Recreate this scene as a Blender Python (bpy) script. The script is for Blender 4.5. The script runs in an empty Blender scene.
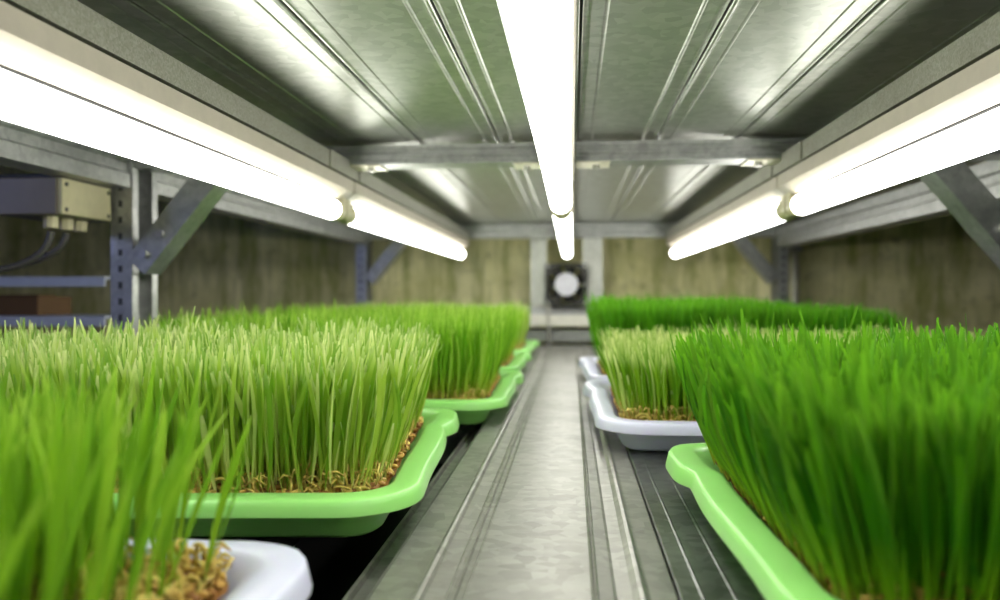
import bpy, bmesh, math, random
import numpy as np
from mathutils import Vector, Matrix

rnd = random.Random(7)
SC = bpy.context.scene
COL = SC.collection
PI = math.pi

# ------------------------------------------------------------------ helpers
def lin(r, g, b):
    f = lambda c: (c / 255 / 12.92) if c / 255 <= 0.04045 else ((c / 255 + 0.055) / 1.055) ** 2.4
    return (f(r), f(g), f(b), 1.0)

def link(name, me, m=None, parent=None, smooth=False):
    o = bpy.data.objects.new(name, me)
    COL.objects.link(o)
    if m is not None:
        for mm in (m if isinstance(m, (list, tuple)) else [m]):
            me.materials.append(mm)
    if parent is not None:
        o.parent = parent
    if smooth:
        me.polygons.foreach_set('use_smooth', [True] * len(me.polygons))
    return o

def obj(name, bm, m=None, parent=None, smooth=False):
    me = bpy.data.meshes.new(name)
    bmesh.ops.recalc_face_normals(bm, faces=bm.faces)
    bm.to_mesh(me)
    bm.free()
    return link(name, me, m, parent, smooth)

def thing(name, label, cat, loc=(0, 0, 0), group=None, rotz=0):
    o = bpy.data.objects.new(name, None)
    COL.objects.link(o)
    o.empty_display_size = 0.03
    o.location = loc
    o.rotation_euler = (0, 0, rotz)
    return tag(o, label, cat, group)

def tag(o, label=None, cat=None, group=None, kind=None):
    if label: o['label'] = label
    if cat: o['category'] = cat
    if group: o['group'] = group
    if kind: o['kind'] = kind
    return o

def struct(name, bm, m):
    return tag(obj(name, bm, m), kind='structure')

def BM():
    return bmesh.new()

def box(bm, a, b, bev=0.0):
    """axis-aligned box from corner a to corner b"""
    x0, y0, z0 = a; x1, y1, z1 = b
    vs = [bm.verts.new(p) for p in ((x0, y0, z0), (x1, y0, z0), (x1, y1, z0), (x0, y1, z0),
                                    (x0, y0, z1), (x1, y0, z1), (x1, y1, z1), (x0, y1, z1))]
    fs = [bm.faces.new([vs[i] for i in q]) for q in ((3, 2, 1, 0), (4, 5, 6, 7), (0, 1, 5, 4), (1, 2, 6, 5), (2, 3, 7, 6), (3, 0, 4, 7))]
    if bev:
        es = list({e for f in fs for e in f.edges})
        bmesh.ops.bevel(bm, geom=es, offset=bev, segments=2, profile=0.5, affect='EDGES')
    return bm

def extrude(bm, prof, axis, a, b):
    """closed profile swept along an axis; profile is (x,z) for 'Y', (y,z) for 'X', (x,y) for 'Z'"""
    def P(p, t):
        return {'Y': (p[0], t, p[1]), 'X': (t, p[0], p[1]), 'Z': (p[0], p[1], t)}[axis]
    v0 = [bm.verts.new(P(p, a)) for p in prof]
    v1 = [bm.verts.new(P(p, b)) for p in prof]
    n = len(prof)
    for i in range(n):
        j = (i + 1) % n
        bm.faces.new((v0[i], v0[j], v1[j], v1[i]))
    bm.faces.new(v0[::-1]); bm.faces.new(v1)
    return bm

def cyl(bm, p, q, r, n=16, r2=None, caps=True):
    p, q = Vector(p), Vector(q)
    d = (q - p).normalized()
    u = d.orthogonal().normalized(); w = d.cross(u)
    r2 = r if r2 is None else r2
    a = [bm.verts.new(p + (u * math.cos(t) + w * math.sin(t)) * r) for t in [2 * PI * i / n for i in range(n)]]
    b = [bm.verts.new(q + (u * math.cos(t) + w * math.sin(t)) * r2) for t in [2 * PI * i / n for i in range(n)]]
    for i in range(n):
        j = (i + 1) % n
        bm.faces.new((a[i], a[j], b[j], b[i]))
    if caps:
        bm.faces.new(a[::-1]); bm.faces.new(b)
    return bm

def lathe(bm, prof, c, n=28, axis='Y'):
    """prof: list of (radius, along). revolve about axis through c"""
    rings = []
    for r, t in prof:
        ring = []
        for i in range(n):
            a = 2 * PI * i / n
            p = {'Y': (r * math.cos(a), t, r * math.sin(a)), 'Z': (r * math.cos(a), r * math.sin(a), t)}[axis]
            ring.append(bm.verts.new((c[0] + p[0], c[1] + p[1], c[2] + p[2])))
        rings.append(ring)
    for a, b in zip(rings, rings[1:]):
        for i in range(n):
            j = (i + 1) % n
            bm.faces.new((a[i], a[j], b[j], b[i]))
    bm.faces.new(rings[0][::-1]); bm.faces.new(rings[-1])
    return bm

def tube(name, pts, r, m, parent=None, res=4):
    cu = bpy.data.curves.new(name, 'CURVE')
    cu.dimensions = '3D'; cu.bevel_depth = r; cu.bevel_resolution = 3; cu.resolution_u = 8; cu.use_fill_caps = True
    sp = cu.splines.new('NURBS')
    sp.points.add(len(pts) - 1)
    for p, c in zip(sp.points, pts): p.co = (*c, 1)
    sp.use_endpoint_u = True; sp.order_u = 3
    o = bpy.data.objects.new(name, cu)
    dg = bpy.context.evaluated_depsgraph_get()
    COL.objects.link(o)
    dg.update()
    me = bpy.data.meshes.new_from_object(o.evaluated_get(dg))
    bpy.data.objects.remove(o); bpy.data.curves.remove(cu)
    me.materials.clear()
    me.name = name
    return link(name, me, m, parent, True)

# ------------------------------------------------------------------ materials
def nt(name):
    m = bpy.data.materials.new(name); m.use_nodes = True
    t = m.node_tree
    b = t.nodes['Principled BSDF']
    return m, t, b

def N(t, kind, **kw):
    n = t.nodes.new(kind)
    for k, v in kw.items(): setattr(n, k, v)
    return n

def noise(t, vec, scale, detail=4, rough=0.55, dist=0.0):
    n = N(t, 'ShaderNodeTexNoise')
    n.inputs['Scale'].default_value = scale; n.inputs['Detail'].default_value = detail
    n.inputs['Roughness'].default_value = rough; n.inputs['Distortion'].default_value = dist
    t.links.new(vec, n.inputs['Vector'])
    return n.outputs['Fac']

def mapping(t, scale, src='Object'):
    tc = N(t, 'ShaderNodeTexCoord'); mp = N(t, 'ShaderNodeMapping')
    mp.inputs['Scale'].default_value = scale
    t.links.new(tc.outputs[src], mp.inputs['Vector'])
    return mp.outputs['Vector']

def worldpos(t, scale):
    g = N(t, 'ShaderNodeNewGeometry'); mp = N(t, 'ShaderNodeMapping')
    mp.inputs['Scale'].default_value = scale
    t.links.new(g.outputs['Position'], mp.inputs['Vector'])
    return mp.outputs['Vector']

def ramp(t, fac, stops):
    r = N(t, 'ShaderNodeValToRGB')
    e = r.color_ramp.elements
    while len(e) < len(stops): e.new(0.5)
    for q, (p, c) in zip(e, stops):
        q.position = p; q.color = c if isinstance(c, tuple) else (c, c, c, 1)
    t.links.new(fac, r.inputs['Fac'])
    return r.outputs['Color']

def mix(t, fac, a, b, mode='MIX'):
    n = N(t, 'ShaderNodeMix', data_type='RGBA', blend_type=mode)
    for s, v in ((n.inputs[0], fac), (n.inputs[6], a), (n.inputs[7], b)):
        if hasattr(v, 'links'): t.links.new(v, s)
        else: s.default_value = v
    return n.outputs[2]

def bump(t, b, h, strength, dist=0.001):
    n = N(t, 'ShaderNodeBump')
    n.inputs['Strength'].default_value = strength; n.inputs['Distance'].default_value = dist
    t.links.new(h, n.inputs['Height']); t.links.new(n.outputs['Normal'], b.inputs['Normal'])

def plain(name, col, rough=0.5, metal=0.0, spec=0.5):
    m, t, b = nt(name)
    b.inputs['Base Color'].default_value = col
    b.inputs['Roughness'].default_value = rough; b.inputs['Metallic'].default_value = metal
    b.inputs['Specular IOR Level'].default_value = spec
    v = worldpos(t, (1, 1, 1))
    t.links.new(mix(t, 0.25, col, mix(t, 1.0, col, ramp(t, noise(t, v, 60), [(0.3, 0.55), (0.7, 1.0)]), 'MULTIPLY')), b.inputs['Base Color'])
    return m

def galvanised(name, c0, c1, r0, r1, streak=(6, 60, 20), spangle=90, metal=0.9, dirt=0.3, bstr=0.12):
    """zinc-coated steel: spangle cells, smears and handling wear"""
    m, t, b = nt(name)
    v = worldpos(t, (1, 1, 1)); vs = worldpos(t, streak)
    vo = N(t, 'ShaderNodeTexVoronoi'); vo.inputs['Scale'].default_value = spangle
    t.links.new(v, vo.inputs['Vector'])
    sp = N(t, 'ShaderNodeSeparateColor'); t.links.new(vo.outputs['Color'], sp.inputs[0])
    st = noise(t, vs, 1.6, 8, 0.7, 0.6)
    big = noise(t, v, 9, 5, 0.6)
    col = mix(t, ramp(t, st, [(0.3, 0.0), (0.7, 1.0)]), c0, c1)
    col = mix(t, 0.18, col, ramp(t, sp.outputs[0], [(0, 0.2), (1, 0.75)]))
    col = mix(t, ramp(t, big, [(0.48, 0.0), (0.75, dirt)]), col, lin(96, 92, 78))
    t.links.new(col, b.inputs['Base Color'])
    b.inputs['Metallic'].default_value = metal
    ro = N(t, 'ShaderNodeMapRange'); ro.inputs[3].default_value = r0; ro.inputs[4].default_value = r1
    t.links.new(mix(t, 0.5, ramp(t, st, [(0.25, 0.0), (0.75, 1.0)]), ramp(t, big, [(0.3, 0.0), (0.7, 1.0)])), ro.inputs[0])
    t.links.new(ro.outputs[0], b.inputs['Roughness'])
    bump(t, b, mix(t, 0.4, st, sp.outputs[0]), bstr, 0.0006)
    return m

M = {}
M['panel'] = galvanised('galvanised_panel', lin(148, 153, 140), lin(162, 166, 154), 0.30, 0.37, (4, 26, 20), 110, 0.82, 0.12, 0.006)
M['plank'] = galvanised('worn_galvanised_plank', lin(140, 140, 134), lin(166, 165, 157), 0.36, 0.50, (5, 50, 20), 120, 0.75, 0.35, 0.10)
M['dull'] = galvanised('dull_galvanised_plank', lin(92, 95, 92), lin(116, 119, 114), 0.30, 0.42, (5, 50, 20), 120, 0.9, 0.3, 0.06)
M['rack'] = galvanised('galvanised_rack_steel', lin(150, 152, 152), lin(184, 186, 184), 0.32, 0.5, (30, 30, 30), 120, 0.85, 0.25, 0.08)
M['rail'] = galvanised('galvanised_rail', lin(122, 122, 106), lin(140, 140, 124), 0.45, 0.6, (20, 12, 20), 600, 0.6, 0.3, 0.04)
M['channel'] = galvanised('pale_channel_steel', lin(196, 198, 192), lin(220, 222, 214), 0.35, 0.5, (40, 40, 4), 120, 0.55, 0.15, 0.05)
M['bright'] = plain('white_painted_steel', lin(236, 234, 222), 0.4)
M['housing'] = plain('lamp_housing_white_paint', lin(180, 172, 158), 0.45)
M['holder'] = plain('lampholder_cream_plastic', lin(206, 200, 165), 0.4)
M['lamp_gap'] = plain('lamp_gap_black', lin(22, 22, 20), 0.9, 0, 0.1)  # black standing in for the dark gaps above and below the lamp housing
M['blackout'] = plain('blackout_sheet_black', lin(14, 14, 14), 0.7, 0, 0.2)
M['bolt'] = plain('zinc_bolt', lin(190, 190, 186), 0.3, 0.9)
M['hanger'] = plain('hanger_plate_bright_zinc', lin(216, 212, 190), 0.4, 0.3)
M['fan_black'] = plain('fan_black_plastic', lin(38, 38, 33), 0.5)
M['sticker'] = plain('fan_hub_sticker', lin(222, 222, 232), 0.5)
M['boxgrey'] = plain('junction_box_beige', lin(205, 196, 160), 0.5)
M['boxside'] = plain('junction_box_grey', lin(112, 104, 92), 0.45)
M['cable'] = plain('cable_grey', lin(70, 68, 66), 0.5)
M['cable_pale'] = plain('cable_pale', lin(205, 204, 192), 0.5)
M['pvc'] = plain('white_conduit', lin(222, 220, 208), 0.4)
M['card'] = plain('cardboard', lin(96, 70, 40), 0.8)
M['side_shelf'] = plain('painted_shelf_blue_grey', lin(190, 198, 215), 0.35)
M['dark_steel'] = plain('dark_painted_steel', lin(70, 72, 78), 0.45, 0.4)

def tube_mat():
    m, t, b = nt('fluorescent_tube_lit')
    b.inputs['Base Color'].default_value = (1, 1, 1, 1)
    b.inputs['Emission Color'].default_value = (1.0, 0.985, 0.92, 1)
    b.inputs['Emission Strength'].default_value = 14.0
    return m
M['tube'] = tube_mat()

def plastic(name, col, rough=0.3):
    m, t, b = nt(name)
    v = worldpos(t, (1, 1, 1))
    c = mix(t, ramp(t, noise(t, v, 30, 5), [(0.35, 0.0), (0.75, 0.35)]), col, tuple(q * 0.86 for q in col[:3]) + (1,))
    t.links.new(c, b.inputs['Base Color'])
    b.inputs['Roughness'].default_value = rough
    b.inputs['Subsurface Weight'].default_value = 0.25
    b.inputs['Subsurface Radius'].default_value = (0.004, 0.006, 0.003)
    b.inputs['Subsurface Scale'].default_value = 1.0
    bump(t, b, noise(t, v, 400, 2), 0.03, 0.0004)
    return m
M['tray_green'] = plastic('tray_green_plastic', lin(158, 228, 124))
M['tray_white'] = plastic('tray_white_plastic', lin(214, 216, 240))

def concrete():
    m, t, b = nt('mossy_concrete')
    v = worldpos(t, (1, 1, 1)); vs = worldpos(t, (9, 9, 1.4))
    a = noise(t, v, 5.5, 8, 0.65, 0.3); s = noise(t, vs, 2.6, 7, 0.65); f = noise(t, v, 24, 6, 0.7)
    col = mix(t, ramp(t, a, [(0.35, 0.0), (0.65, 1.0)]), lin(204, 200, 142), lin(238, 232, 188))
    col = mix(t, ramp(t, s, [(0.42, 0.0), (0.66, 0.8)]), col, lin(136, 142, 72))
    col = mix(t, ramp(t, f, [(0.55, 0.0), (0.72, 0.55)]), col, lin(84, 84, 44))
    col = mix(t, ramp(t, noise(t, vs, 6, 6, 0.7), [(0.55, 0.0), (0.75, 0.5)]), col, lin(205, 198, 160))
    t.links.new(col, b.inputs['Base Color'])
    b.inputs['Roughness'].default_value = 0.85
    bump(t, b, mix(t, 0.5, a, f), 0.5, 0.01)
    return m
M['concrete'] = concrete()
M['floor'] = plain('dark_concrete_floor', lin(60, 58, 52), 0.8)
M['ceiling'] = plain('dark_ceiling', lin(60, 60, 56), 0.85)

def grass_mat(name, base, low, mid, tip, tip_at=0.86, trans=0.42):
    m, t, b = nt(name)
    at = N(t, 'ShaderNodeAttribute', attribute_name='along'); ar = N(t, 'ShaderNodeAttribute', attribute_name='blade')
    col = ramp(t, at.outputs['Fac'], [(0.0, base), (0.16, low), (0.42, mid), (tip_at, mid), (1.0, tip)])
    dark = mix(t, 1.0, col, lin(150, 190, 120), 'MULTIPLY')
    col = mix(t, ramp(t, ar.outputs['Fac'], [(0.05, 0.0), (0.95, 1.0)]), dark, col)
    pale = mix(t, 0.35, col, tip)
    col = mix(t, ramp(t, ar.outputs['Fac'], [(0.78, 0.0), (0.84, 1.0)]), col, pale)
    t.links.new(col, b.inputs['Base Color'])
    b.inputs['Roughness'].default_value = 0.45
    b.inputs['Specular IOR Level'].default_value = 0.16
    tr = N(t, 'ShaderNodeBsdfTranslucent')
    t.links.new(mix(t, 0.3, col, (0.55, 0.9, 0.1, 1), 'MIX'), tr.inputs['Color'])
    ms = N(t, 'ShaderNodeMixShader'); ms.inputs[0].default_value = trans
    t.links.new(b.outputs[0], ms.inputs[1]); t.links.new(tr.outputs[0], ms.inputs[2])
    t.links.new(ms.outputs[0], t.nodes['Material Output'].inputs[0])
    return m
M['grass_pale'] = grass_mat('wheatgrass_pale', lin(228, 216, 136), lin(212, 216, 98), lin(182, 210, 80), lin(234, 238, 178))
M['grass_mid'] = grass_mat('wheatgrass_fresh', lin(222, 198, 90), lin(190, 204, 70), lin(152, 202, 52), lin(192, 220, 104))
M['grass_fore'] = grass_mat('wheatgrass_leafy', lin(204, 194, 110), lin(160, 186, 50), lin(132, 180, 30), lin(172, 206, 76))
M['grass_deep'] = grass_mat('wheatgrass_deep', lin(190, 190, 70), lin(140, 180, 24), lin(66, 142, 4), lin(112, 184, 26))
M['grass_dark'] = grass_mat('wheatgrass_dark', lin(120, 150, 50), lin(72, 136, 16), lin(72, 154, 10), lin(100, 178, 26))
M['grass_tip'] = grass_mat('wheatgrass_pale_tipped', lin(220, 200, 110), lin(176, 196, 60), lin(142, 184, 40), lin(232, 234, 168), 0.72)

def seed_mat():
    m, t, b = nt('sprouted_grain')
    ar = N(t, 'ShaderNodeAttribute', attribute_name='grain')
    v = worldpos(t, (1, 1, 1))
    col = ramp(t, ar.outputs['Fac'], [(0.0, lin(84, 52, 20)), (0.35, lin(160, 108, 44)), (0.7, lin(214, 172, 80)), (1.0, lin(240, 222, 116))])
    t.links.new(mix(t, 0.4, col, mix(t, 1.0, col, ramp(t, noise(t, v, 300), [(0.3, 0.35), (0.7, 1.0)]), 'MULTIPLY')), b.inputs['Base Color'])
    b.inputs['Roughness'].default_value = 0.55
    return m
M['seed'] = seed_mat()

# ------------------------------------------------------------------ room shell
def slab(name, a, b, m): return struct(name, box(BM(), a, b), m)
slab('wall_back', (-2.6, 2.365, -1.1), (2.6, 2.56, 1.0), M['concrete'])
slab('wall_left', (-2.6, -1.6, -1.1), (-2.5, 2.365, 1.0), M['concrete'])
slab('wall_right', (2.5, -1.6, -1.1), (2.6, 2.365, 1.0), M['concrete'])
slab('floor', (-2.6, -1.6, -1.2), (2.6, 2.56, -1.1), M['floor'])
slab('ceiling', (-2.6, -1.6, 1.0), (2.6, 2.56, 1.1), M['ceiling'])

# ------------------------------------------------------------------ rack
rack = thing('storage_rack', 'galvanised steel rack of posts, beams and diagonal braces framing the grass shelves', 'rack', (0, 0, -1.1))
RZ = 1.1
def rpart(name, bm, m=None, smooth=False):
    o = obj(name, bm, m or M['rack'], None, smooth)
    o.parent = rack; o.matrix_parent_inverse = Matrix.Translation((0, 0, RZ))
    return o

def post(x, y, s):
    """lipped C-section upright, open towards the aisle (s = direction of the aisle)"""
    w, d, t, l = 0.031, 0.064, 0.003, 0.014
    p = [(0, 0), (w, 0), (w, l), (w - t, l), (w - t, t), (t, t), (t, d - t), (w - t, d - t), (w - t, d - l), (w, d - l), (w, d), (0, d)]
    x0 = x - s * w
    bm = extrude(BM(), [(x0 + s * a, y + b) for a, b in p], 'Z', -1.1, 0.196)
    o = rpart('post', bm)
    # slotted holes down the near web
    h = BM()
    for k in range(-14, 8):
        z = k * 0.022 + 0.006
        box(h, (min(x0 + s * 0.011, x0 + s * 0.017), y - 0.0006, z), (max(x0 + s * 0.011, x0 + s * 0.017), y + 0.001, z + 0.009))
    hs = obj('slot_row', h, M['dark_steel']); hs.parent = o
    return o

def brace(x, y, s):
    """U-section knee brace from post to cross beam"""
    p = Vector((x + s * 0.006, y, 0.036)); q = Vector((x + s * 0.125, y, 0.180))
    d = (q - p).normalized(); n = Vector((-d.z, 0, d.x)) * (1 if s > 0 else -1)
    w, dep = 0.017, 0.042
    bm = BM()
    def ring(c):
        out = []
        for a, b in ((-w, 0), (w, 0), (w, dep), (w - .003, dep), (w - .003, .003), (-w + .003, .003), (-w + .003, dep), (-w, dep)):
            out.append(bm.verts.new(c + n * a + Vector((0, b - 0.004, 0))))
        return out
    A, B = ring(p), ring(q)
    for i in range(8):
        j = (i + 1) % 8
        bm.faces.new((A[i], A[j], B[j], B[i]))
    bm.faces.new(A[::-1]); bm.faces.new(B)
    o = rpart('brace', bm)
    for t_ in (0.11, 0.3):
        c = p.lerp(q, t_)
        obj('bolt', cyl(BM(), c + Vector((0, -0.009, 0)), c + Vector((0, -0.0035, 0)), 0.0055, 6), M['bolt'], o)
    return o

for s, x in ((1, -0.590), (-1, 0.561)):
    for y in (1.0, 2.2):
        post(x, y, s); brace(x, y, s)

BEAM = [(0, 0), (0.045, 0), (0.045, 0.030), (0.0, 0.030), (0.0, 0.024), (0.0022, 0.022), (0.0022, 0.018), (0, 0.016), (0, 0.012), (0.0022, 0.010), (0.0022, 0.006), (0, 0.004)]
for y in (1.0, 2.21):
    z0, z1 = (0.1686, 0.1932) if y < 2 else (0.157, 0.196)
    k = (z1 - z0) / 0.030
    rpart('cross_beam', extrude(BM(), [(y + a, z0 + b * k) for a, b in BEAM], 'X', -0.5895, 0.5605))
for y in (1.0, 2.19):
    rpart('lower_cross_beam', box(BM(), (-0.5895, y, -0.222), (0.5605, y + 0.045, -0.178), 0.002))
for x in (-0.612, 0.583):
    for y0, y1 in ((-0.25, 0.998), (1.066, 2.198)):
        for z0, z1 in ((0.126, 0.180) if x > 0 else (0.142, 0.196), (-0.222, -0.178)):
            pr = [(x - .02, z0), (x + .02, z0), (x + .02, z0 + .018), (x + .016, z0 + .021), (x + .016, z1 - .021), (x + .02, z1 - .018), (x + .02, z1),
                  (x - .02, z1), (x - .02, z1 - .018), (x - .016, z1 - .021), (x - .016, z0 + .021), (x - .02, z0 + .018)]
            rpart('side_beam', extrude(BM(), pr, 'Y', y0, y1))
# rear rail: bright folded channel bolted to the back of the rear posts
rpart('rear_rail', extrude(BM(), [(2.267, -.096), (2.310, -.096), (2.310, -.064), (2.267, -.064)], 'X', -0.62, 0.62), M['bright'])
rpart('rear_rail', extrude(BM(), [(2.282, -.0635), (2.310, -.0635), (2.310, -.038), (2.290, -.038)], 'X', -0.62, 0.62))
rpart('rear_rail', extrude(BM(), [(2.300, -.143), (2.32, -.143), (2.32, -.110), (2.300, -.110)], 'X', -0.62, 0.62))

# ------------------------------------------------------------------ overhead shelf panels (undersides seen)
PW = 0.1025
def panel_mesh(w, y0, y1):
    h = w / 2 - 0.0011
    half = [(h, 0.020), (h, 0.0), (h - 0.0008, -0.0006), (h - 0.0026, -0.0008), (h - 0.0040, -0.0002), (h - 0.006, 0.0), (h - 0.0150, 0.0), (h - 0.0162, -0.0007), (h - 0.0174, -0.0007), (h - 0.0186, 0.0)]
    prof = [(x, z) for x, z in half] + [(-x, z) for x, z in reversed(half)]
    bm = extrude(BM(), prof, 'Y', y0, y1)
    me = bpy.data.meshes.new('overhead_plank')
    bmesh.ops.recalc_face_normals(bm, faces=bm.faces)
    bm.to_mesh(me); bm.free()
    me.materials.append(M['panel'])
    return me
ORD = ['leftmost', 'second from the left', 'third from the left', 'fourth from the left', 'fifth from the left', 'left of the middle lamps', 'right of the middle lamps', 'fifth from the right', 'fourth from the right', 'third from the right', 'second from the right', 'rightmost']
for bay, (y0, y1, where) in enumerate(((-0.25, 1.020, 'in front of the cross beam'), (1.024, 2.25, 'beyond the cross beam'))):
    me = panel_mesh(PW, y0, y1)
    for k in range(12):
        xc = 0.0065 + PW * (k - 6 + 0.5)
        o = link('overhead_plank', me)
        o.location = (xc, 0, 0.2)
        tag(o, f'galvanised overhead plank {where}, {ORD[k]}', 'shelf plank', f'overhead planks {where}')

# ------------------------------------------------------------------ lower shelf
Z0 = -0.150
def aisle_profile():
    top = [(-0.1230, -0.0235), (-0.1250, -0.0215), (-0.1262, -0.0190), (-0.1240, -0.0195), (-0.1225, -0.0218), (-0.1046, -0.0222), (-0.1040, -0.012), (-0.1025, -0.003), (-0.1000, -0.0015), (-0.0790, -0.0015), (-0.0775, 0.0018), (-0.0755, 0.0030), (-0.0735, 0.0026), (-0.0720, 0.0006),
           (-0.0625, 0.0), (-0.0615, 0.0009), (-0.0605, 0.0), (-0.0585, 0.0), (-0.0575, 0.0012), (-0.0565, 0.0), (-0.054, 0.0), (-0.053, .0008), (-0.052, 0.0),
           (-0.036, 0.0), (0.006, 0.0), (0.0095, 0.0), (0.0105, 0.0012), (0.0115, 0.0), (0.0125, 0.0010), (0.0135, 0.0), (0.0205, -0.0004), (0.0225, -0.0012), (0.0300, -0.0006),
           (0.0330, 0.0016), (0.0352, 0.0020), (0.0375, 0.0), (0.0390, -0.0004), (0.0515, -0.0010), (0.0528, -0.0028), (0.0532, -0.0200)]
    return [(x, Z0 + z) for x, z in top] + [(0.046, Z0 - .0255), (-0.100, Z0 - .0255)]
tag(obj('shelf_plank', extrude(BM(), aisle_profile(), 'Y', -0.25, 2.25), M['plank']),
    'bare galvanised plank running down the aisle between the tray rows', 'shelf plank', 'lower shelf planks')
def under_profile(w):
    h = w / 2
    half = [(h, -0.020), (h, -0.001), (h - .001, 0.0), (h - .010, 0.0), (h - .0112, .0004), (h - .0124, 0), (h - .026, 0), (h - .0272, .0004), (h - .0284, 0)]
    return [(x, z) for x, z in half] + [(-x, z) for x, z in reversed(half)]
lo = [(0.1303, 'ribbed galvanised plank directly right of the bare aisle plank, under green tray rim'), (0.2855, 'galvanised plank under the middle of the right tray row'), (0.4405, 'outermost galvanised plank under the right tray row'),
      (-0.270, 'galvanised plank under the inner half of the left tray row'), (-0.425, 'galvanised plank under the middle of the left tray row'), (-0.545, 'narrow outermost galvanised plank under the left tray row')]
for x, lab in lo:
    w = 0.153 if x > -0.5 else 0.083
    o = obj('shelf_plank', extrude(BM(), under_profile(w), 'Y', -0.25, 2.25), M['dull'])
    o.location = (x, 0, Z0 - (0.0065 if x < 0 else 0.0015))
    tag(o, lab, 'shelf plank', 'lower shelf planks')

tag(obj('blackout_sheet', box(BM(), (-0.50, -0.25, -0.2262), (-0.070, 2.2, -0.2225), .001), M['blackout']),  # added sheet that makes the void beside the aisle plank read black
    'added black sheet darkening the gap left of the bare aisle plank', 'sheet')

# ------------------------------------------------------------------ lamp rails and lamps
RX = (-0.312, -0.0135, 0.282)
side = ('left', 'centre', 'right')
for x, s in zip(RX, side):
    r = thing('lamp_rail', {'left': 'galvanised lamp rail above the left tray row', 'centre': 'galvanised lamp rail above the aisle, carrying the middle lamps', 'right': 'galvanised lamp rail above the right tray row'}[s],
              'lamp rail', (x, 0, 0.15), 'lamp rails hung under the cross beams')
    w = 0.0165 if s == 'centre' else 0.0212
    pr = [(-w, .0025), (w, .0025), (w, .0225), (-w, .0225)]
    lowp = [(-w, .0025), (w, .0025), (w, .0155), (-w, .0155)]
    w2 = w + .0018
    obj('rail_bar', extrude(BM(), pr, 'Y', -0.24, 0.998), M['rail'], r)
    obj('rail_bar', extrude(BM(), lowp, 'Y', 0.9985, 1.046), M['rail'], r)
    obj('rail_bar', extrude(BM(), pr, 'Y', 1.0465, 2.205), M['rail'], r)
    obj('spacer_strip', box(BM(), (-.007, -.24, .0006), (.007, 2.205, .0024)), M['lamp_gap'], r)
    for a, b in ((0.915, 0.9975), (1.047, 1.085)):
        obj('rail_joiner', box(BM(), (-w2, a, .0018), (w2, b, .0235), .0006), M['rail'], r)
    obj('hanger_plate', box(BM(), (-0.062, 1.000, .0163), (0.062, 1.046, .0183), .0004), M['hanger'], r)
    for sx in (-1, 1): obj('bolt', cyl(BM(), (sx * .045, 1.02, .0163), (sx * .045, 1.02, .0115), .005, 6), M['bolt'], r)

def housing_profile(w):
    return [(-w, .0268), (-w, .0118), (-.0055, .0000), (.0055, .0000), (w, .0118), (w, .0268)]
def lamp(x, y0, y1, label, group):
    t = thing('batten_lamp', label, 'lamp', (x, y0, 0.1235), group)
    L = y1 - y0
    obj('housing', extrude(BM(), housing_profile(.0155 if abs(x) < .1 else .0200), 'Y', 0.0, L), M['housing'], t)
    obj('dark_gap_strip', box(BM(), (-.0055, .034, -.0010), (.0055, L - .034, .0006)), M['lamp_gap'], t)  # black strip painted in for the shaded gap between tube and housing
    cz = -0.0145
    bm = BM()
    lathe(bm, [(0.0095, 0.0330), (0.0120, 0.0338), (0.0130, 0.0360), (0.0130, L - .0360), (0.0120, L - .0338), (0.0095, L - .0330)], (0, 0, cz), 20)
    obj('tube', bm, M['tube'], t, False)
    for a, b in ((0.0, 1), (L, -1)):
        bm = BM()
        prof = [(0.0100, a), (0.0104, a + b * .001), (0.0104, a + b * .010), (0.0112, a + b * .0140), (0.0136, a + b * .0190), (0.0136, a + b * .0320), (0.0128, a + b * .0328)]
        if b < 0: prof = prof[::-1]
        lathe(bm, prof, (0, 0, cz), 20)
        box(bm, (-.0095, min(a, a + b * .016), cz), (.0095, max(a, a + b * .016), 0.004))
        obj('lampholder', bm, M['holder'], t)
    return t
lbl = {(0, 0): 'lit white tube lamp above the left tray row, near length before the joint', (0, 1): 'lit white tube lamp above the left tray row, far length beyond the joint',
       (1, 0): 'lit white tube lamp above the aisle, long near length', (1, 1): 'lit white tube lamp above the aisle, short far length over the fan',
       (2, 0): 'lit white tube lamp above the right tray row, near length before the joint', (2, 1): 'lit white tube lamp above the right tray row, far length beyond the joint'}
for i, x in enumerate(RX):
    d = -0.046 if i == 1 else 0.0
    lamp(x, -0.205, 1.026 + d, lbl[i, 0], 'tube lamps under the overhead shelf')
    lamp(x, 1.031 + d, 2.205, lbl[i, 1], 'tube lamps under the overhead shelf')

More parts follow.
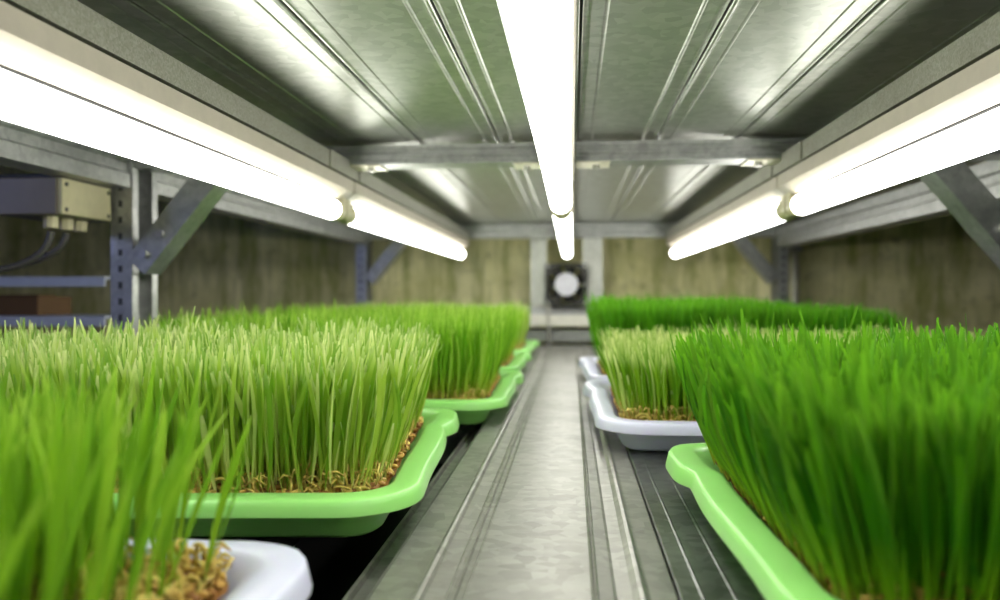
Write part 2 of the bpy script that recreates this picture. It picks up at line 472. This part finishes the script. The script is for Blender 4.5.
# ------------------------------------------------------------------ trays of grass
NPS, NPC = 22, 9
def ring(hx, hy, r, o, z, tabs=0.0, tz=0.0):
    """rounded rectangle, inset by o; tabs = extra outward reach of the handles near the +Y end"""
    ax, ay, rr = hx - o, hy - o, max(r - o, 0.008)
    pts = []
    cs = [(ax - rr, ay - rr, 0), (-(ax - rr), ay - rr, PI / 2), (-(ax - rr), -(ay - rr), PI), (ax - rr, -(ay - rr), 1.5 * PI)]
    for k, (cx, cy, a0) in enumerate(cs):
        for i in range(NPC + 1):
            a = a0 + PI / 2 * i / NPC
            pts.append((cx + rr * math.cos(a), cy + rr * math.sin(a)))
        nx, ny, na = cs[(k + 1) % 4]
        e = (nx + rr * math.cos(na), ny + rr * math.sin(na)); s0 = pts[-1]
        for i in range(1, NPS):
            f = i / NPS
            pts.append((s0[0] + (e[0] - s0[0]) * f, s0[1] + (e[1] - s0[1]) * f))
    out = []
    for x, y in pts:
        dz = 0.0
        t_ = min(1, max(0, (y - (hy - 0.122)) / 0.034)); t_ = t_ * t_ * (3 - 2 * t_)
        sx = min(1, max(0, (abs(x) - (hx - 0.05)) / 0.035))
        k = t_ * sx
        waist = max(0.0, 1 - abs(y - (hy - 0.170)) / 0.11)      # the long edge draws in beside the handle
        x += math.copysign(tabs * k - 0.35 * tabs * waist * waist * (3 - 2 * waist) * sx, x); dz = tz * k
        out.append((x, y, z + dz))
    return out

def tray_mesh(hx, hy, H, m, parent):
    r = 0.050
    prof = [  # (inset, z, tab, tabz)
        (0.042, 0.0, 0, 0), (0.031, 0.0006, 0, 0), (0.0265, 0.0035, 0, 0), (0.0150, H - .0085, 0, 0), (0.0125, H - .0050, .004, 0), (0.0040, H - .0060, .010, .001), (0.0016, H - .0090, .010, 0), (0.0010, H - .0108, .010, 0),
        (0.0, H - .0108, .010, 0), (0.0, H - .0100, .010, 0), (0.0014, H - .0046, .010, .001), (0.0022, H - .0022, .010, .002), (0.0034, H - .0010, .010, .0022), (0.0048, H - .0006, .010, .0022), (0.0110, H, .010, .0022), (0.0175, H, .009, .0018),
        (0.0192, H - .0004, .008, .0010), (0.0204, H - .0016, .006, 0), (0.0220, H - .007, 0, 0), (0.0320, 0.0062, 0, 0), (0.040, 0.003, 0, 0)]
    bm = BM()
    rings = [[bm.verts.new(p) for p in ring(hx, hy, r, *q)] for q in prof]
    n = len(rings[0])
    for a, b in zip(rings, rings[1:]):
        for i in range(n):
            j = (i + 1) % n
            bm.faces.new((a[i], a[j], b[j], b[i]))
    bm.faces.new(rings[0][::-1]); bm.faces.new(rings[-1])
    return obj('tray', bm, m, parent, True)

def inside(x, y, hx, hy, r):
    dx = np.maximum(np.abs(x) - (hx - r), 0); dy = np.maximum(np.abs(y) - (hy - r), 0)
    return dx * dx + dy * dy < r * r

def make_mesh(name, verts, faces, attrs=None):
    """verts (n,3), faces (m,k) of equal size k"""
    me = bpy.data.meshes.new(name)
    nv, nf, k = len(verts), len(faces), faces.shape[1]
    me.vertices.add(nv); me.vertices.foreach_set('co', np.ascontiguousarray(verts, dtype=np.float32).ravel())
    me.loops.add(nf * k); me.loops.foreach_set('vertex_index', np.ascontiguousarray(faces, dtype=np.int32).ravel())
    me.polygons.add(nf); me.polygons.foreach_set('loop_start', np.arange(0, nf * k, k, dtype=np.int32))
    me.polygons.foreach_set('use_smooth', np.ones(nf, dtype=bool))
    for nme, arr in (attrs or {}).items():
        a = me.attributes.new(nme, 'FLOAT', 'POINT'); a.data.foreach_set('value', np.ascontiguousarray(arr, dtype=np.float32))
    me.update(calc_edges=True); me.validate()
    return me

def grass(rng, hx, hy, zb, n, h0, hvar, width, flare, blunt, mat, parent, wild=0.07, thin=0.0, slope=0.0, inset=0.0275, edge_n=0):
    ix, iy = hx - inset, hy - inset
    m = int(n * 1.12)
    nx = int(math.sqrt(m * ix / iy)); ny = max(1, m // nx)
    gx, gy = np.meshgrid((np.arange(nx) + .5) / nx * 2 - 1, (np.arange(ny) + .5) / ny * 2 - 1)
    x = (gx.ravel() + rng.uniform(-1, 1, nx * ny) * 1.1 / nx) * ix; y = (gy.ravel() + rng.uniform(-1, 1, nx * ny) * 1.1 / ny) * iy
    if edge_n:                                  # thicker growth along the border
        q = rng.uniform(-1, 1, edge_n); b = rng.uniform(0, .014, edge_n); w_ = rng.integers(0, 3, edge_n)
        x = np.concatenate([x, np.where(w_ == 0, q * ix, np.where(w_ == 1, ix - b, -(ix - b)))]); y = np.concatenate([y, np.where(w_ == 0, -(iy - b), q * iy)])
    k = inside(x, y, ix, iy, 0.034); x, y = x[k], y[k]
    if thin:                                    # sparse sprouting along the aisle side
        k = rng.uniform(0, 1, len(x)) < np.clip((ix - x) / thin, 0.28, 1.0) ** 1.5; x, y = x[k], y[k]
    n = len(x)
    h = h0 * np.clip(1 + rng.normal(0, hvar, n), 0.55, 1.35)
    # thin patches and low shoots
    low = rng.uniform(0, 1, n) < 0.14
    h[low] *= rng.uniform(0.35, 0.75, low.sum())
    patch = 0.5 + 0.5 * np.sin(x * 31 + 1.3 * np.sin(y * 23)) * np.sin(y * 27 + 0.7)
    h *= 0.94 + 0.10 * patch
    h *= 1 - slope * np.clip((x + 0.05) / 0.26, 0, 1) ** 1.3
    ex = np.sign(x) * np.clip((np.abs(x) - (ix - 0.062)) / 0.062, 0, 1) ** 1.5
    ey = np.sign(y) * np.clip((np.abs(y) - (iy - 0.075)) / 0.075, 0, 1) ** 1.5
    lx = (ex * flare + rng.normal(0, wild, n)) * h; ly = (ey * flare * 0.75 + rng.normal(0, wild, n)) * h
    droop = 1 - 0.35 * np.clip((lx ** 2 + ly ** 2) / h ** 2, 0, 1)
    ang = rng.uniform(0, 2 * PI, n); tw = rng.normal(0, 0.5, n)
    wd = width * rng.uniform(0.7, 1.25, n)
    T = np.array([0, .14, .34, .56, .76, .91, 1.0])
    W = np.array([.30, .44, .76, 1.0, .95, .76 if blunt else .52, .36 if blunt else .05])
    R = len(T)
    V = np.zeros((n, R, 3, 3)); A = np.zeros((n, R, 3)); B = np.zeros((n, R, 3))
    sh = rng.uniform(0, 1, n)
    bx = rng.normal(0, .05, n) * h; by = rng.normal(0, .05, n) * h       # kink low down
    for i, t_ in enumerate(T):
        cx = x + lx * t_ ** 1.15 + bx * math.sin(t_ * PI); cy = y + ly * t_ ** 1.15 + by * math.sin(t_ * PI); cz = zb + h * t_ * droop
        a = ang + tw * t_
        dx, dy = np.cos(a), np.sin(a); hw = wd * W[i] * .5
        fold = 0.35 * hw
        for j, s in enumerate((-1, 0, 1)):
            V[:, i, j, 0] = cx + dx * hw * s - dy * (fold if s == 0 else 0)
            V[:, i, j, 1] = cy + dy * hw * s + dx * (fold if s == 0 else 0)
            V[:, i, j, 2] = cz
            A[:, i, j] = t_ * np.clip(h / h0, .4, 1.1) if t_ < .9 else t_
            B[:, i, j] = sh
    idx = np.arange(n)[:, None, None] * (R * 3)
    F = []
    for i in range(R - 1):
        for j in range(2):
            F.append([i * 3 + j, i * 3 + j + 1, (i + 1) * 3 + j + 1, (i + 1) * 3 + j])
    F = (idx + np.array(F)[None]).reshape(-1, 4)
    me = make_mesh('grass', V.reshape(-1, 3), F, {'along': A.ravel(), 'blade': B.ravel()})
    return tag(link('grass', me, mat, parent), kind='stuff')

def seed_bed(rng, hx, hy, zb, n, parent):
    """bed of sprouted grain: lumpy base, plump kernels and pale root curls in one mesh"""
    ix, iy = hx - 0.0255, hy - 0.0255
    gx, gy = 56, 44
    X, Y = np.meshgrid(np.linspace(-1, 1, gx), np.linspace(-1, 1, gy))
    # map the square grid into the rounded rectangle
    px, py = X * ix, Y * iy
    r = 0.028
    ox = np.maximum(np.abs(px) - (ix - r), 0); oy = np.maximum(np.abs(py) - (iy - r), 0)
    d = np.hypot(ox, oy); s = np.where(d > r, r / np.maximum(d, 1e-9), 1)
    px = np.sign(px) * (np.minimum(np.abs(px), ix - r) + ox * s); py = np.sign(py) * (np.minimum(np.abs(py), iy - r) + oy * s)
    pz = zb - 0.002 + rng.uniform(-.0012, .0022, px.shape)
    V = [np.stack([px, py, pz], -1).reshape(-1, 3)]; G = [rng.uniform(0.0, 0.45, px.size)]
    q = (np.arange(gy - 1)[:, None] * gx + np.arange(gx - 1)[None]).ravel()
    F = [np.stack([q, q + 1, q + gx + 1, q + gx], -1)]
    base = px.size
    # kernels, most of them along the border where they show
    m = n
    u = rng.uniform(-1, 1, m); w = rng.uniform(-1, 1, m)
    e = rng.uniform(0, 1, m) < 0.6
    pick = rng.integers(0, 4, m); edge = 1 - rng.uniform(0, 1, m) ** 1.3 * 0.16
    u = np.where(e & (pick == 0), edge, np.where(e & (pick == 1), -edge, u)); w = np.where(e & (pick == 2), edge, np.where(e & (pick == 3), -edge, w))
    sx, sy = u * ix, w * iy
    k = inside(sx, sy, ix - .001, iy - .001, 0.03); sx, sy = sx[k], sy[k]; m = len(sx)
    nr, ns = 4, 6
    TH = np.linspace(0.25, PI - 0.25, nr)
    L = rng.uniform(.0026, .0040, m); Wd = L * rng.uniform(.45, .62, m)
    a = rng.uniform(0, 2 * PI, m); tilt = rng.normal(0, .45, m)
    sz = zb + rng.uniform(0.0, .0035, m)
    P = np.zeros((m, nr, ns, 3))
    for i, th in enumerate(TH):
        for j in range(ns):
            ph = 2 * PI * j / ns
            lx = L * math.cos(th); ly = Wd * math.sin(th) * math.cos(ph); lz = Wd * math.sin(th) * math.sin(ph)
            l2 = lx * np.cos(tilt) - lz * np.sin(tilt); z2 = lx * np.sin(tilt) + lz * np.cos(tilt)
            P[:, i, j, 0] = sx + l2 * np.cos(a) - ly * np.sin(a); P[:, i, j, 1] = sy + l2 * np.sin(a) + ly * np.cos(a); P[:, i, j, 2] = sz + z2
    V.append(P.reshape(-1, 3)); G.append(np.repeat(rng.uniform(.15, .95, m), nr * ns))
    f = []
    for i in range(nr - 1):
        for j in range(ns):
            f.append([i * ns + j, i * ns + (j + 1) % ns, (i + 1) * ns + (j + 1) % ns, (i + 1) * ns + j])
    for r0 in (0, (nr - 1) * ns):
        f.append([r0, r0 + 1, r0 + 2, r0 + 3]); f.append([r0, r0 + 3, r0 + 4, r0 + 5])
    F.append((base + np.arange(m)[:, None, None] * (nr * ns) + np.array(f)[None]).reshape(-1, 4)); base += m * nr * ns
    # pale sprout curls rising from the kernels
    c = m // 2
    qx, qy, qz = sx[:c], sy[:c], sz[:c]
    a = rng.uniform(0, 2 * PI, c); ln = rng.uniform(.008, .022, c); rise = rng.uniform(.003, .016, c); cv = rng.normal(0, 1.4, c)
    S = 5; P = np.zeros((c, S, 3, 3))
    for i in range(S):
        t_ = i / (S - 1)
        aa = a + cv * t_
        cx = qx + np.cos(aa) * ln * t_ * .8; cy = qy + np.sin(aa) * ln * t_ * .8; cz = qz + np.sin(t_ * PI * .75) * rise
        lim_x, lim_y = ix - .003, iy - .003
        cx = np.clip(cx, -lim_x, lim_x); cy = np.clip(cy, -lim_y, lim_y)
        w_ = .0011 * (1.15 - .5 * t_)
        for j in range(3):
            b = 2 * PI * j / 3
            P[:, i, j, 0] = cx - np.sin(aa) * w_ * math.cos(b); P[:, i, j, 1] = cy + np.cos(aa) * w_ * math.cos(b); P[:, i, j, 2] = cz + w_ * math.sin(b)
    V.append(P.reshape(-1, 3)); G.append(np.repeat(rng.uniform(.75, 1.0, c), S * 3))
    f = [[i * 3 + j, i * 3 + (j + 1) % 3, (i + 1) * 3 + (j + 1) % 3, (i + 1) * 3 + j] for i in range(S - 1) for j in range(3)]
    F.append((base + np.arange(c)[:, None, None] * (S * 3) + np.array(f)[None]).reshape(-1, 4))
    me = make_mesh('seed_bed', np.concatenate(V), np.concatenate(F), {'grain': np.concatenate(G)})
    return tag(link('seed_bed', me, M['seed'], parent), kind='stuff')

TH = 0.0320
TZ = Z0 - 0.0040
def tray(corner, hx, hy, rot, right_side, tm, label, n, h0, hvar, width, flare, blunt, gm, seed, group, wild=0.07, thin=0.0, slope=0.0, inset=0.0275, edge_n=0):
    """corner = the aisle-side front corner (nominal, before rounding); rot about it"""
    s = -1 if right_side else 1             # body extends away from the aisle
    c = Vector((corner[0], corner[1])) + Matrix.Rotation(rot, 2) @ Vector((-s * hx, hy))
    t = thing('wheatgrass_tray', label, 'tray of wheatgrass', (c.x, c.y, Z0 - 0.0010 if right_side else TZ), group, rot)
    rng = np.random.default_rng(seed)
    tray_mesh(hx, hy, TH, M[tm], t)
    zb = TH - 0.0060
    seed_bed(rng, hx, hy, zb, 2600, t)
    grass(rng, hx, hy, zb, n, h0, hvar, width, flare, blunt, M[gm], t, wild, thin, slope, inset, edge_n)
    return t
R_ = math.radians
GL, GR = 'wheatgrass trays left of the aisle', 'wheatgrass trays right of the aisle'
tray((-0.124, 0.012), 0.233, 0.182, 0.0, False, 'tray_white', 'white tray of blurred wheatgrass at the near left corner', 6500, 0.082, .10, .0034, .26, False, 'grass_fore', 11, GL, .06, .068)
tray((-0.0915, 0.452), 0.232, 0.186, R_(5.5), False, 'tray_green', 'green tray of pale blunt-tipped wheatgrass directly behind the near white tray', 7600, 0.086, .09, .0032, .22, True, 'grass_pale', 12, GL, .05, 0, 0, .0285)
tray((-0.074, 0.870), 0.232, 0.180, R_(1.6), False, 'tray_green', 'green tray of fresh wheatgrass on the left, behind the sharp pale-tipped tray', 7000, 0.093, .09, .0028, .14, False, 'grass_mid', 13, GL, .05)
tray((-0.088, 1.264), 0.232, 0.180, R_(0.6), False, 'tray_green', 'green tray of wheatgrass on the left, second from the rear rail', 5500, 0.094, .09, .0030, .14, False, 'grass_mid', 14, GL, .05)
tray((-0.090, 1.665), 0.232, 0.180, R_(0.4), False, 'tray_green', 'farthest left green tray of wheatgrass, against the rear rail', 5000, 0.093, .09, .0030, .14, False, 'grass_pale', 15, GL, .05)
tray((0.082, 0.276), 0.232, 0.180, R_(0.5), True, 'tray_green', 'green tray of tall deep-green wheatgrass at the near right', 8500, 0.087, .11, .0032, .34, True, 'grass_deep', 16, GR, .04, 0, 0, .0240, 1500)
tray((0.022, 0.720), 0.232, 0.180, R_(-0.4), True, 'tray_white', 'white tray of short pale-tipped wheatgrass behind the near right green tray', 7000, 0.072, .08, .0029, .22, True, 'grass_tip', 17, GR, .05)
tray((0.021, 1.112), 0.232, 0.180, 0.0, True, 'tray_white', 'farthest right white tray, of tall dark green wheatgrass', 7500, 0.113, .05, .0030, .15, False, 'grass_dark', 18, GR, .06, 0, .15)

# ------------------------------------------------------------------ rear fittings
def channel(x0, x1, label):
    p = [(x0, 2.312), (x0, 2.284), (x0 + .013, 2.284), (x0 + .013, 2.290), (x1 - .013, 2.290), (x1 - .013, 2.284), (x1, 2.284), (x1, 2.312)]
    return tag(obj('mounting_channel', extrude(BM(), p, 'Z', -0.036, 0.195), M['channel']), label, 'channel', 'upright channels behind the fan')
channel(-0.121, -0.074, 'pale steel upright channel at the fan, on its left side')
channel(0.031, 0.089, 'pale steel upright channel at the fan, on its right side')

fan = thing('axial_fan', 'small square black fan with white hub on the rear rail', 'fan', (-0.016, 2.262, -0.036))
def fan_frame():
    bm = BM(); s, d, ro = 0.0605, 0.026, 0.0555
    n = 48
    def sq(a):
        c, q = math.cos(a), math.sin(a); k = s / max(abs(c), abs(q)); return (c * k, q * k)
    rings = []
    for y in (-d / 2, d / 2):
        rings.append([bm.verts.new((sq(2 * PI * i / n)[0], y, sq(2 * PI * i / n)[1])) for i in range(n)])
        rings.append([bm.verts.new((ro * math.cos(2 * PI * i / n), y, ro * math.sin(2 * PI * i / n))) for i in range(n)])
    o0, i0, o1, i1 = rings
    for A, B in ((o0, i0), (i0, i1), (i1, o1), (o1, o0)):
        for i in range(n):
            j = (i + 1) % n
            bm.faces.new((A[i], A[j], B[j], B[i]))
    for a in (0.4, 1.97, 3.54, 5.11):
        p = Vector((math.cos(a), 0, math.sin(a)))
        cyl(bm, p * .02 + Vector((0, d / 2 - .003, 0)), p * .057 + Vector((0, d / 2 - .003, 0)), .0022, 6)
    return bm
CZ = 0.0610
def fp(name, bm, m, smooth=False):
    o = obj(name, bm, m, fan, smooth); o.location = (0, 0, CZ); return o
fp('frame', fan_frame(), M['fan_black'])
hub = fp('hub', lathe(BM(), [(0.0335, 0.012), (0.0345, -0.008), (0.0325, -0.0105)], (0, 0, 0)), M['fan_black'])
st = obj('hub_label', lathe(BM(), [(0.0335, -0.0104), (0.0335, -0.0112), (0.0300, -0.0118), (0.0120, -0.01185)], (0, 0, 0)), M['sticker'], hub); tag(st, 'round white hub label')
for k in range(7):
    bm = BM(); a0 = 2 * PI * k / 7
    vs = []
    for i in range(5):
        r = 0.034 + (0.0535 - 0.034) * i / 4
        row = []
        for j in range(4):
            a = a0 + (j / 3) * 0.72 + 0.12 * i / 4; y = 0.009 - 0.017 * j / 3
            row.append((r * math.cos(a), y, r * math.sin(a)))
        vs.append(row)
    fr = [[bm.verts.new(p) for p in row] for row in vs]; bk = [[bm.verts.new((p[0], p[1] + .0014, p[2])) for p in row] for row in vs]
    for i in range(4):
        for j in range(3):
            bm.faces.new((fr[i][j], fr[i][j + 1], fr[i + 1][j + 1], fr[i + 1][j])); bm.faces.new((bk[i][j], bk[i + 1][j], bk[i + 1][j + 1], bk[i][j + 1]))
    bd = [(i, 0) for i in range(5)] + [(4, j) for j in range(1, 4)] + [(i, 3) for i in range(3, -1, -1)] + [(0, j) for j in range(2, 0, -1)]
    for (a, b), (c, d) in zip(bd, bd[1:] + bd[:1]): bm.faces.new((fr[a][b], fr[c][d], bk[c][d], bk[a][b]))
    fp('blade', bm, M['fan_black'])
for sx, sz in ((1, 1), (-1, -1), (1, -1), (-1, 1)):
    fp('bolt', cyl(BM(), (sx * .0525, -.0165, sz * .0525), (sx * .0525, -.013, sz * .0525), .0045, 8), M['bolt'])
fc = tube('fan_cable', [(-0.068, 2.252, -0.034), (-0.069, 2.244, -0.045), (-0.068, 2.256, -0.08), (-0.066, 2.262, -0.12), (-0.064, 2.275, -0.185)], 0.0032, M['cable_pale'], None)
tag(fc, 'pale cable hanging from the fan in front of the rear rail', 'cable')

tag(obj('rail_clip', box(BM(), (-0.074, 2.286, -0.150), (-0.060, 2.2995, -0.0965), .001), M['dark_steel']), 'small dark upright clip under the rear rail', 'clip')
# conduit beside the right rear post
pp = thing('conduit_pipe', 'thin white pipe standing beside the right rear post', 'pipe', (0.648, 2.34, -1.1))
o = obj('pipe', cyl(BM(), (0, 0, 0), (0, 0, 1.29), 0.0115, 16), M['pvc'], pp, True)
for z in (0.6, 1.22):
    obj('pipe_clip', box(BM(), (-.016, -.014, z), (.016, .0245, z + .014), .001), M['bolt'], pp)

# junction box on the left side beam
jb = thing('junction_box', 'beige and grey electrical junction box under the left side beam', 'junction box', (-0.655, 0.946, 0.1412))
obj('body', box(BM(), (-0.045, -0.055, -0.046), (0.033, 0.050, 0.0), .002), M['boxside'], jb)
lid = obj('lid', box(BM(), (0.033, -0.053, -0.045), (0.039, 0.048, -0.001), .0015), M['boxgrey'], jb)
for y in (-.046, .041):
    for z in (-.039, -.008): obj('screw', cyl(BM(), (0.039, y, z), (0.0402, y, z), .0028, 10), M['cable'], lid)
for y in (-0.03, 0.0, 0.028):
    g = obj('cable_gland', cyl(BM(), (0.008, y, -0.046), (0.008, y, -0.060), .0085, 8), M['boxgrey'], jb)
for k, (y, dx) in enumerate(((0.916, -0.03), (0.946, -0.09))):
    c = tube('power_cable', [(-0.647, y, 0.0768), (-0.65, y, 0.045), (-0.70 + dx, y - .02, 0.02), (-0.78 + dx, y - 0.05, 0.05), (-0.86 + dx, y - .1, 0.11), (-0.90 + dx, y - .1, 0.16)], 0.0042, M['cable'])
    tag(c, ('dark cable looping from the near gland of the junction box', 'dark cable looping from the middle gland of the junction box')[k], 'cable', 'junction box cables')

# neighbouring shelves seen past the left post
nb = thing('side_rack', 'blue-lit steel shelving beyond the left post', 'rack', (-1.45, 1.55, -1.1))
def np_(name, bm, m): 
    o = obj(name, bm, m, nb); o.location = (1.45, -1.55, 1.1); return o
for z in (0.012, -0.061, -0.45):
    np_('shelf', extrude(BM(), [(1.35, z), (1.354, z), (1.354, z + .014), (1.48, z + .014), (1.48, z + .018), (1.35, z + .018)], 'X', -2.05, -0.85), M['side_shelf'])
for x in (-2.05, -1.43):
    for y in (1.358, 1.446):
        np_('post', box(BM(), (x, y, -1.1), (x + .03, y + .03, 0.30), .002), M['dark_steel'])
for z in (0.20,):
    np_('shelf', extrude(BM(), [(1.35, z), (1.354, z), (1.354, z + .014), (1.48, z + .014), (1.48, z + .018), (1.35, z + .018)], 'X', -2.05, -0.85), M['dark_steel'])
cb = thing('cardboard_box', 'low brown cardboard box on the lower side shelf', 'box', (-1.08, 1.417, -0.0425))
obj('carton', box(BM(), (-0.10, -0.045, 0), (0.085, 0.055, 0.036), .002), M['card'], cb)
obj('lid_flap', box(BM(), (-0.103, -0.049, 0.0362), (0.088, 0.003, 0.0395), .001), M['card'], cb)

# ------------------------------------------------------------------ light, world, camera
w = bpy.data.worlds.new('world'); SC.world = w; w.use_nodes = True
w.node_tree.nodes['Background'].inputs[0].default_value = (0.55, 0.62, 0.8, 1)
w.node_tree.nodes['Background'].inputs[1].default_value = 0.02

al = bpy.data.lights.new('side_rack_lamp', 'AREA'); al.shape = 'RECTANGLE'; al.size = 0.5; al.size_y = 0.2; al.energy = 1.4; al.color = (0.45, 0.52, 1.0)
ao = bpy.data.objects.new('side_rack_lamp', al); COL.objects.link(ao)
ao.location = (-1.25, 0.45, 0.22)
ao.rotation_euler = (Vector((-0.75, 1.25, 0.0)) - ao.location).to_track_quat('-Z', 'Y').to_euler()

cam = bpy.data.cameras.new('camera'); co = bpy.data.objects.new('camera', cam); COL.objects.link(co)
F = 779.0
cam.sensor_width = 36; cam.sensor_fit = 'HORIZONTAL'; cam.lens = 36 * F / 1000
th = math.atan((572 - 500) / F)
co.rotation_euler = (PI / 2, 0, th)
cam.shift_y = -7 / 1000
cam.clip_start = 0.01
cam.dof.use_dof = True; cam.dof.focus_distance = 0.56; cam.dof.aperture_fstop = 28.04 / 5.6
SC.camera = co

vs = SC.view_settings
vs.view_transform = 'Standard'; vs.look = 'None'; vs.exposure = 0.0; vs.gamma = 1.0; vs.use_curve_mapping = False
SC.cycles.use_denoising = True
SC.cycles.max_bounces = 10
SC.cycles.sample_clamp_indirect = 8.0
